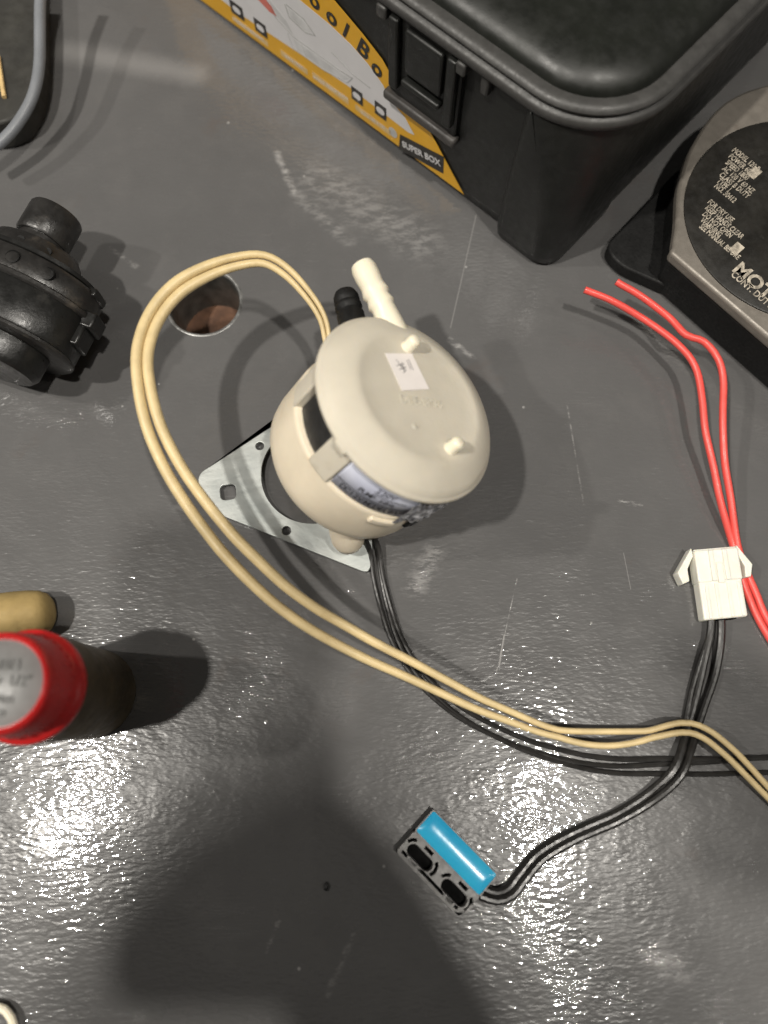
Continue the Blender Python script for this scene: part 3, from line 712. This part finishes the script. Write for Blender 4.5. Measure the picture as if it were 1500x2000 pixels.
for ch, x, z in arc:
    a = -0.20 if x < -0.11 else (-0.38 if x < -0.09 else -0.62)
    text('sticker_text', ch, 0.0135 if ch in 'TB' else 0.0125, M['print_black'], stk, STKI @ on_face(0.0011) @ Matrix.Translation((x, z - 0.0005, 0)) @ Matrix.Rotation(a, 4, 'Z'), bold=0.0003)
def icon(x, z, w, hgt_):
    lay('icon', rect(x - w / 2, x + w / 2, z - hgt_ / 2, z + hgt_ / 2), M['print_black'], 0.00105)
    lay('icon_mark', slot(x, z, w * 0.25, hgt_ * 0.45, 6), M['print_white'], 0.0012)
icon(-0.1014, 0.0185, 0.0078, 0.0082); icon(-0.0850, 0.0205, 0.0078, 0.0084)
icon(-0.1900, 0.0150, 0.0100, 0.0080); icon(-0.1720, 0.0150, 0.0090, 0.0080)
# drawn tool box outline, red flash, pale strips along the bottom
def line_(pts, w, m_, d, nm):
    out = []; L = [Vector((p[0], p[1])) for p in pts]
    for i, p in enumerate(L):
        t = (L[min(i + 1, len(L) - 1)] - L[max(i - 1, 0)]).normalized(); nn = Vector((-t.y, t.x)) * w / 2
        out.append((p + nn, p - nn))
    lay(nm, [tuple(a) for a, _ in out] + [tuple(b_) for _, b_ in reversed(out)], m_, d)
line_([(-0.165, 0.040), (-0.158, 0.030), (-0.146, 0.026), (-0.130, 0.0262), (-0.112, 0.0268), (-0.104, 0.0280)], 0.0007, M['print_grey'], 0.00105, 'drawing_line')
line_([(-0.150, 0.0255), (-0.147, 0.0180), (-0.125, 0.0190), (-0.108, 0.0225), (-0.104, 0.0280)], 0.0005, M['print_grey'], 0.00105, 'drawing_line')
line_([(-0.140, 0.0250), (-0.137, 0.0190)], 0.0005, M['print_grey'], 0.00105, 'drawing_line')
line_([(-0.148, 0.0430), (-0.136, 0.0420), (-0.129, 0.0370), (-0.136, 0.0345), (-0.147, 0.0365), (-0.149, 0.0425)], 0.0010, M['print_grey'], 0.00105, 'drawing_line')
line_([(-0.092, 0.0300), (-0.104, 0.0305), (-0.118, 0.0345)], 0.0005, M['print_grey'], 0.00105, 'drawing_line')
lay('drawing_shade', [(-0.146, 0.0245), (-0.144, 0.0190), (-0.126, 0.0198), (-0.110, 0.0228), (-0.106, 0.0264), (-0.112, 0.0258), (-0.130, 0.0252)], M['print_pale'], 0.00098)
lay('drawing_shade', [(-0.147, 0.0418), (-0.137, 0.0410), (-0.1315, 0.0372), (-0.137, 0.0355), (-0.146, 0.0372)], M['print_pale'], 0.00098)
lay('drawing_shade', [(-0.163, 0.0395), (-0.157, 0.0312), (-0.146, 0.0272), (-0.150, 0.0330)], M['print_pale'], 0.00098)
lay('red_flash', [(-0.1570, 0.0310), (-0.1600, 0.0350), (-0.1750, 0.0420), (-0.1950, 0.0420), (-0.1800, 0.0360), (-0.1620, 0.0306)], M['print_red'], 0.00105)
for x0_, x1_, z0_, z1_ in ((-0.195, -0.168, 0.0055, 0.0088), (-0.158, -0.138, 0.0068, 0.0105), (-0.134, -0.108, 0.0080, 0.0120), (-0.103, -0.078, 0.0085, 0.0120)):
    lay('small_print', rect(x0_, x1_, z0_, z1_), M['tan'], 0.0009)
for x_, z_, a_, t_ in ((-0.1830, 0.0072, 0.06, 'STRONG AND LIGHT'), (-0.1480, 0.0088, 0.10, 'WITH TRAY'), (-0.1210, 0.0101, 0.12, 'IMPACT PROOF BODY'), (-0.0905, 0.0103, 0.10, '310 x 180 x 130')):
    text('sticker_text', t_, 0.0026, M['print_white'], stk, STKI @ on_face(0.00103) @ Matrix.Translation((x_, z_, 0)) @ Matrix.Rotation(a_, 4, 'Z'), thick=0.00003)
lay('round_mark', ring(0.0030, 20, (-0.0765, 0.0120)), M['print_grey'], 0.0009)

# ------------------------------------------------------------------ motor with black disc face
hm = 0.030
mc = Vector((0.196, 0.2297, 0))
q0, q1 = at(1310, 492, hm), at(1500, 657, hm)
exm = (q1 - q0).normalized(); exm.z = 0
MM = frame((mc.x, mc.y, 0), exm, (0, 1, 0) if exm.cross(Vector((0, 1, 0))).z > 0 else (0, -1, 0)); MI = MM.inverted()
mt = thing('motor', 'silver topped motor with a round black disc of pale printed text', 'motor', MM)
c0, c1 = MI @ q0, MI @ q1
ol = [at(u, v, hm) for u, v in ((1315, 480), (1319, 450), (1322, 405), (1327, 355), (1347, 290), (1387, 227), (1432, 189), (1487, 167), (1560, 160), (1650, 190), (1715, 280), (1740, 400), (1735, 520))]
ol = spline([MI @ p for p in ol], 0.004)
q2, q3 = MI @ at(1308, 492, hm), MI @ at(1660, 797, hm)
outl = [(q2.x, q2.y)] + [(p.x, p.y) for p in ol] + [(q3.x + .02, q3.y + 0.02), (q3.x, q3.y)]
bm = bmesh.new(); prism(bm, [(p[0] * 0.985, p[1] * 0.985 + 0.0003) for p in outl], 0.0006, hm - 0.007); obj('body', bm, M['rubber'], mt, bevel=0.0015, angle=25)
bm = bmesh.new(); prism(bm, outl[::-1], hm - 0.0068, hm); obj('casing', bm, M['silver'], mt, bevel=0.0016, angle=40)
bm = bmesh.new(); lathe(bm, [(0.0552, hm - .0002), (0.0550, hm + .0006), (0.0545, hm + .0008), (0.0135, hm + .0008), (0.0128, hm + .0004), (0.0128, hm - .004)], 96, cap0=False, cap1=True)
dsc = obj('disc_face', bm, M['disc'], mt, angle=40)
bm = bmesh.new(); lathe(bm, [(0.0128, hm + .0005), (0.0124, hm + .0016), (0.0108, hm + .0016), (0.0100, hm - .002)], 48, cap0=False, cap1=False)
obj('hub_ring', bm, M['rubber'], mt)
# base slab that reaches toward the tool box
sl = [MI @ at(u, v, 0.004) for u, v in ((1176, 492), (1325, 335), (1460, 420), (1310, 575), (1205, 528))]
bm = bmesh.new(); prism(bm, rounded([(p.x, p.y) for p in sl], 0.006), 0.0005, 0.0085); obj('base_slab', bm, M['rubber'], mt, bevel=0.001)
# printed rows: laid out along the direction of the photo's rows
def dtext(s, u, v, size, a, sx=0.8, bold=0.00008, m_=None):
    p = MI @ at(u, v, hm + 0.0008)
    text('disc_text', s, size, m_ or M['disc_print'], dsc, Matrix.Translation((p.x, p.y, hm + 0.00095)) @ Matrix.Rotation(a, 4, 'Z'), bold=bold, sx=sx, align='LEFT')
ra = math.radians(0)
random.seed(5)
rows = [("MODEL 120-B", 1432, 292), ("POWER 60 W", 1425, 304), ("SPEED 1800", 1419, 316), ("AC 120 V 60 HZ", 1413, 328), ("CLASS B DUTY", 1407, 340), ("TYPE 1", 1402, 352), ("NO. 30412", 1397, 362)]
for s_, u, v in rows: dtext(s_, u, v, 0.0043, ra, 0.62)
rows2 = [("FOR DRY USE", 1384, 393), ("KEEP HANDS CLEAR", 1379, 405), ("DO NOT OPEN", 1374, 417), ("WARNING", 1370, 429), ("SEE MANUAL BEFORE", 1368, 441)]
for s_, u, v in rows2: dtext(s_, u, v, 0.0041, ra, 0.60)
dtext("MOTOR", 1437, 520, 0.0100, ra, 0.95, 0.0003)
dtext("CONT. DUTY", 1430, 534, 0.0048, ra, 0.8)
for u, v in ((1472, 340), (1437, 488)):
    p = MI @ at(u, v, hm); lay_ = box(p.x - .0022, p.x + .0022, p.y - .0032, p.y + .0032, hm + .0008, hm + .00095); obj('print_block', lay_, M['disc_print'], dsc, smooth=False)

# ------------------------------------------------------------------ black pump lying at the left edge
hb = 0.029
pa, pb = at(87, 455, 0.030), at(-63, 713, 0.030)
dirv = (pb - pa); dirv.z = 0; dirv.normalize()
cz = 0.0285
LM = frame((pa.x, pa.y, cz), dirv, Vector((-dirv.y, dirv.x, 0)))      # local x runs from cap to tail
bp = thing('black_pump', 'dusty black plastic pump with a round cap lying at the left edge', 'pump', LM)
RY = Matrix.Rotation(PI / 2, 4, 'Y')      # lathe z -> local x
def seg_l(name, prof, m_, sx=1.0, sy=1.0, par=bp, seg=56, ang=40):
    bm = bmesh.new(); lathe(bm, prof, seg, RY, True, True, sx, sy); return obj(name, bm, m_, par, angle=ang)
KX = 0.66     # height of the flattened barrel relative to its width
seg_l('cap', [(0.0098, -0.0122), (0.0118, -0.0116), (0.0124, -0.0106), (0.0125, 0.0030), (0.0118, 0.0042)], M['pumpgrey'])
seg_l('neck', [(0.0104, 0.0036), (0.0104, 0.0070), (0.0125, 0.0085)], M['pumpgrey'])
seg_l('shoulder', [(0.0165, 0.0072), (0.0205, 0.0080), (0.0228, 0.0105), (0.0262, 0.0160), (0.0280, 0.0178)], M['pumpgrey'], KX, 1.0)
seg_l('seam_ring', [(0.0330, 0.0172), (0.0352, 0.0178), (0.0352, 0.0196), (0.0335, 0.0204)], M['pumpblack'], KX, 1.0)
seg_l('flange', [(0.0345, 0.0202), (0.0378, 0.0212), (0.0392, 0.0232), (0.0400, 0.0300), (0.0392, 0.0322)], M['pumpgrey'], KX, 1.0)
seg_l('body_ring', [(0.0405, 0.0318), (0.0418, 0.0326), (0.0418, 0.0342), (0.0406, 0.0350)], M['pumpgrey'], KX, 1.0)
seg_l('body', [(0.0398, 0.0346), (0.0406, 0.0358), (0.0408, 0.0520), (0.0396, 0.0542)], M['pumpblack'], KX, 1.0)
seg_l('end_ring', [(0.0400, 0.0532), (0.0412, 0.0540), (0.0412, 0.0552), (0.0398, 0.0562)], M['pumpgrey'], KX, 1.0)
seg_l('tail', [(0.0290, 0.0556), (0.0302, 0.0566), (0.0302, 0.0660), (0.0280, 0.0685)], M['pumpblack'], KX, 1.0)
for y in (-0.0215, -0.006, 0.010, 0.0245):
    bm = bmesh.new(); zt_ = 0.0396 * KX * math.sqrt(max(0.01, 1 - (y / 0.0396) ** 2))
    lathe(bm, [(0.0032, zt_ - 0.006), (0.0032, zt_ + 0.0002), (0.0028, zt_ + 0.0005), (0.0024, zt_ - 0.0006)], 16, Matrix.Translation((0.0268, y, 0)))
    obj('dark_hole_disc', bm, M['rubber'], bp)  # black disc, its colour stands for the shade inside a hole
for (x, y, w_, l_) in ((0.0215, 0.0375, 0.0022, 0.004), (0.0345, 0.0405, 0.0040, 0.0065), (0.0430, 0.0405, 0.0050, 0.0042)):
    obj('lug', box(x - w_, x + w_, y - 0.005, y + l_ - 0.002, -0.006, 0.006), M['pumpblack'], bp, bevel=0.001)
for y in (-0.012, 0.002, 0.014):
    bm = bmesh.new(); zt_ = 0.0240 * KX * math.sqrt(1 - (y / 0.0240) ** 2)
    lathe(bm, [(0.0022, zt_ - 0.004), (0.0022, zt_ + 0.0003), (0.0016, zt_ + 0.0002)], 14, Matrix.Translation((0.0140, y, 0))); obj('dark_hole_disc', bm, M['rubber'], bp)  # smaller black discs, hole shade given by colour again

# ------------------------------------------------------------------ red capped fitting and brass cylinder at the left edge
fc = Vector((-0.1253, 0.0136, 0))
ft = thing('pipe_fitting', 'bronze pipe fitting standing upright with a red cap and grey top disc', 'fitting', Matrix.Translation(fc))
ZC = 0.0235
bm = bmesh.new(); lathe(bm, [(0.0180, 0.0006), (0.0188, 0.0018), (0.0190, 0.030), (0.0196, 0.046), (0.0192, 0.054), (0.0188, 0.064)], 64); obj('body', bm, M['bronze'], ft)
bm = bmesh.new(); lathe(bm, [(r * 0.935, z + ZC - 0.003) for r, z in ((0.0206, 0.0395), (0.0212, 0.0400), (0.0214, 0.0425), (0.0211, 0.0440), (0.0202, 0.0446), (0.0192, 0.0452), (0.0187, 0.0470), (0.0183, 0.0590), (0.0178, 0.0628), (0.0170, 0.0644), (0.0160, 0.0648), (0.0156, 0.0644), (0.0154, 0.0632))], 96)
rc = obj('red_cap', bm, M['red'], ft, angle=60)
for k in range(30):
    a = 2 * PI * k / 30
    bm = bmesh.new(); cyl_between(bm, (0.01775 * math.cos(a), 0.01775 * math.sin(a), 0.0668), (0.0174 * math.cos(a), 0.0174 * math.sin(a), 0.0678), [(0.0004, 0.0), (0.00085, 0.0012), (0.00080, 0.0112), (0.0003, 0.0126)], 6)
    obj('grip_rib', bm, M['red'], rc)
bm = bmesh.new(); lathe(bm, [(0.0143, 0.0825), (0.0143, 0.0836), (0.0140, 0.0838)], 64); gd = obj('grey_disc', bm, M['grey_disc'], ft)
for s_, x, y, sz in (('NBH', 0.0012, 0.0058, 0.0048), ('+ 1/2"', 0.0044, 0.0006, 0.0048), ('mm', 0.0018, -0.0048, 0.0046), ('o', 0.002, -0.0092, 0.0046)):
    text('raised_text', s_, sz, M['grey_text'], gd, Matrix.Translation((x, y, 0.0839)), thick=0.0002, bold=0.00008)
hb2 = 0.018
ca, cb_ = at(80, 1190, hb2), at(-40, 1205, hb2)
bz = thing('brass_fitting', 'tan brass cylinder lying just behind the red capped fitting', 'fitting', Matrix.Translation((ca.x, ca.y, 0)))
dd = (cb_ - ca).normalized(); dd.z = 0
bm = bmesh.new(); cyl_between(bm, (0, 0, 0.0105), Vector((0, 0, 0.0105)) + dd, [(0.0030, -0.0016), (0.0060, -0.0010), (0.0082, 0.0006), (0.0096, 0.0034), (0.0103, 0.0080), (0.0106, 0.0140), (0.0106, 0.0400)], 40); obj('barrel', bm, M['brass'], bz, angle=50)

# ------------------------------------------------------------------ hose, dark case and scraps at the edges
bm = bmesh.new(); tube(bm, spline([at(*q) for q in [(88, -70, .040), (80, -10, .036), (78, 60, .032), (77, 120, .028), (67, 175, .025), (46, 222, .022), (14, 265, .020), (-40, 310, .018)]]), 0.0028, 14)
tag(obj('hose', bm, M['hose']), 'grey blue rubber hose curving through the top left corner', 'hose')
kc = thing('dark_case', 'dark charcoal case behind the hose in the top left corner', 'case')
kp = [at(u, v, 0.018) for u, v in ((-120, -90), (72, -90), (74, 40), (72, 120), (60, 185), (34, 228), (-10, 244), (-120, 240))]
kpl = rounded([(p.x, p.y) for p in kp], 0.006)
bm = bmesh.new(); prism(bm, kpl, 0.0006, 0.018); obj('shell', bm, M['casedark'], kc, bevel=0.0014, angle=30)
t0, t1 = at(-4, 110, 0.019), at(8, 190, 0.019)
bm = bmesh.new(); tube(bm, [t0, t0.lerp(t1, 0.5), t1], 0.0012, 8); obj('piping', bm, M['tan'], kc)
bm = bmesh.new(); tube(bm, spline([at(*q) for q in [(-40, 1968, .004), (0, 1966, .004), (16, 1978, .004), (26, 2000, .004), (30, 2040, .003)]]), 0.0016, 10)
tag(obj('cream_wire', bm, M['peg']), 'short curl of cream wire in the bottom left corner', 'wire')
bm = bmesh.new(); bmesh.ops.create_icosphere(bm, subdivisions=2, radius=0.0012)
for v in bm.verts: v.co = Vector((v.co.x * 0.8, v.co.y * 1.4, v.co.z * 0.6)) * (1 + 0.5 * noise.noise(v.co * 1500))
o = obj('crumb', bm, M['crumb']); o.location = at(637, 1731, 0) + Vector((0, 0, 0.0006))
tag(o, 'tiny black crumb on the painted top left of the sensor', 'crumb')

# ------------------------------------------------------------------ the photographer leaning over the edge, phone in hand (shades the near half of the top)
vs = [((-.28, -0.66, 0.02), (.17, .12)), ((-.29, -0.56, 0.28), (.17, .12)), ((-.30, -0.42, 0.50), (.18, .12)), ((-.31, -0.32, 0.62), (.10, .09)), ((-.335, -0.235, 0.69), (.055, .055)), ((-.352, -0.158, 0.78), (.084, .094)), ((-.354, -0.148, 0.85), (.070, .078)),
      ((-.48, -0.42, 0.57), (.065, .065)), ((-.57, -0.52, 0.36), (.048, .048)), ((-.52, -0.46, 0.14), (.036, .036)), ((-.50, -0.42, 0.06), (.030, .022)),
      ((-.12, -0.37, 0.58), (.065, .065)), ((.165, -0.31, 0.44), (.048, .048)), ((.090, -0.150, 0.375), (.036, .034)), ((.058, -0.090, 0.366), (.034, .020)), ((-.012, -0.058, 0.366), (.042, .018))]
es = [(0, 1), (1, 2), (2, 3), (3, 4), (4, 5), (5, 6), (3, 7), (7, 8), (8, 9), (9, 10), (3, 11), (11, 12), (12, 13), (13, 14), (14, 15)]
fv = []
for root, bx, by, bz_ in ((15, -.034, -.055, .366), (10, -.50, -.40, .05)):
    for k in range(4):
        i0 = len(vs); y_ = by + 0.036 - 0.021 * k
        vs.append(((bx - 0.010, y_, bz_ + 0.002), (.0090, .0085))); vs.append(((bx - 0.034 + 0.003 * abs(k - 1), y_ + 0.006, bz_ + 0.008), (.0080, .0078)))
        es += [(root, i0), (i0, i0 + 1)]
me = bpy.data.meshes.new('person'); me.from_pydata([v for v, _ in vs], es, [])
me.materials.append(plastic('dark_jumper', (0.022, 0.022, 0.026), 0.9, 0.2, 40, 0.0005, 300))
po = bpy.data.objects.new('person', me); COL.objects.link(po)
sk = po.modifiers.new('skin', 'SKIN'); sk.use_smooth_shade = True
for d_, (_, r_) in zip(me.skin_vertices[0].data, vs): d_.radius = r_
me.skin_vertices[0].data[0].use_root = True
po.modifiers.new('smooth', 'SUBSURF').levels = 1
tag(po, 'person in a dark jumper leaning in and holding up a phone over the top', 'person')
PH = Matrix.Translation((0.026, -0.050, 0.362)) @ Matrix.Rotation(TILT, 4, 'X')
ph = thing('phone', 'black phone held flat in the hand of the person leaning in', 'phone', PH)
bm = bmesh.new(); loft(bm, [rrect(-0.0375, 0.0375, -0.085, 0.075, 0.010, 0.0), rrect(-0.0375, 0.0375, -0.085, 0.075, 0.010, 0.008)]); obj('body', bm, M['rubber'], ph, bevel=0.0015)
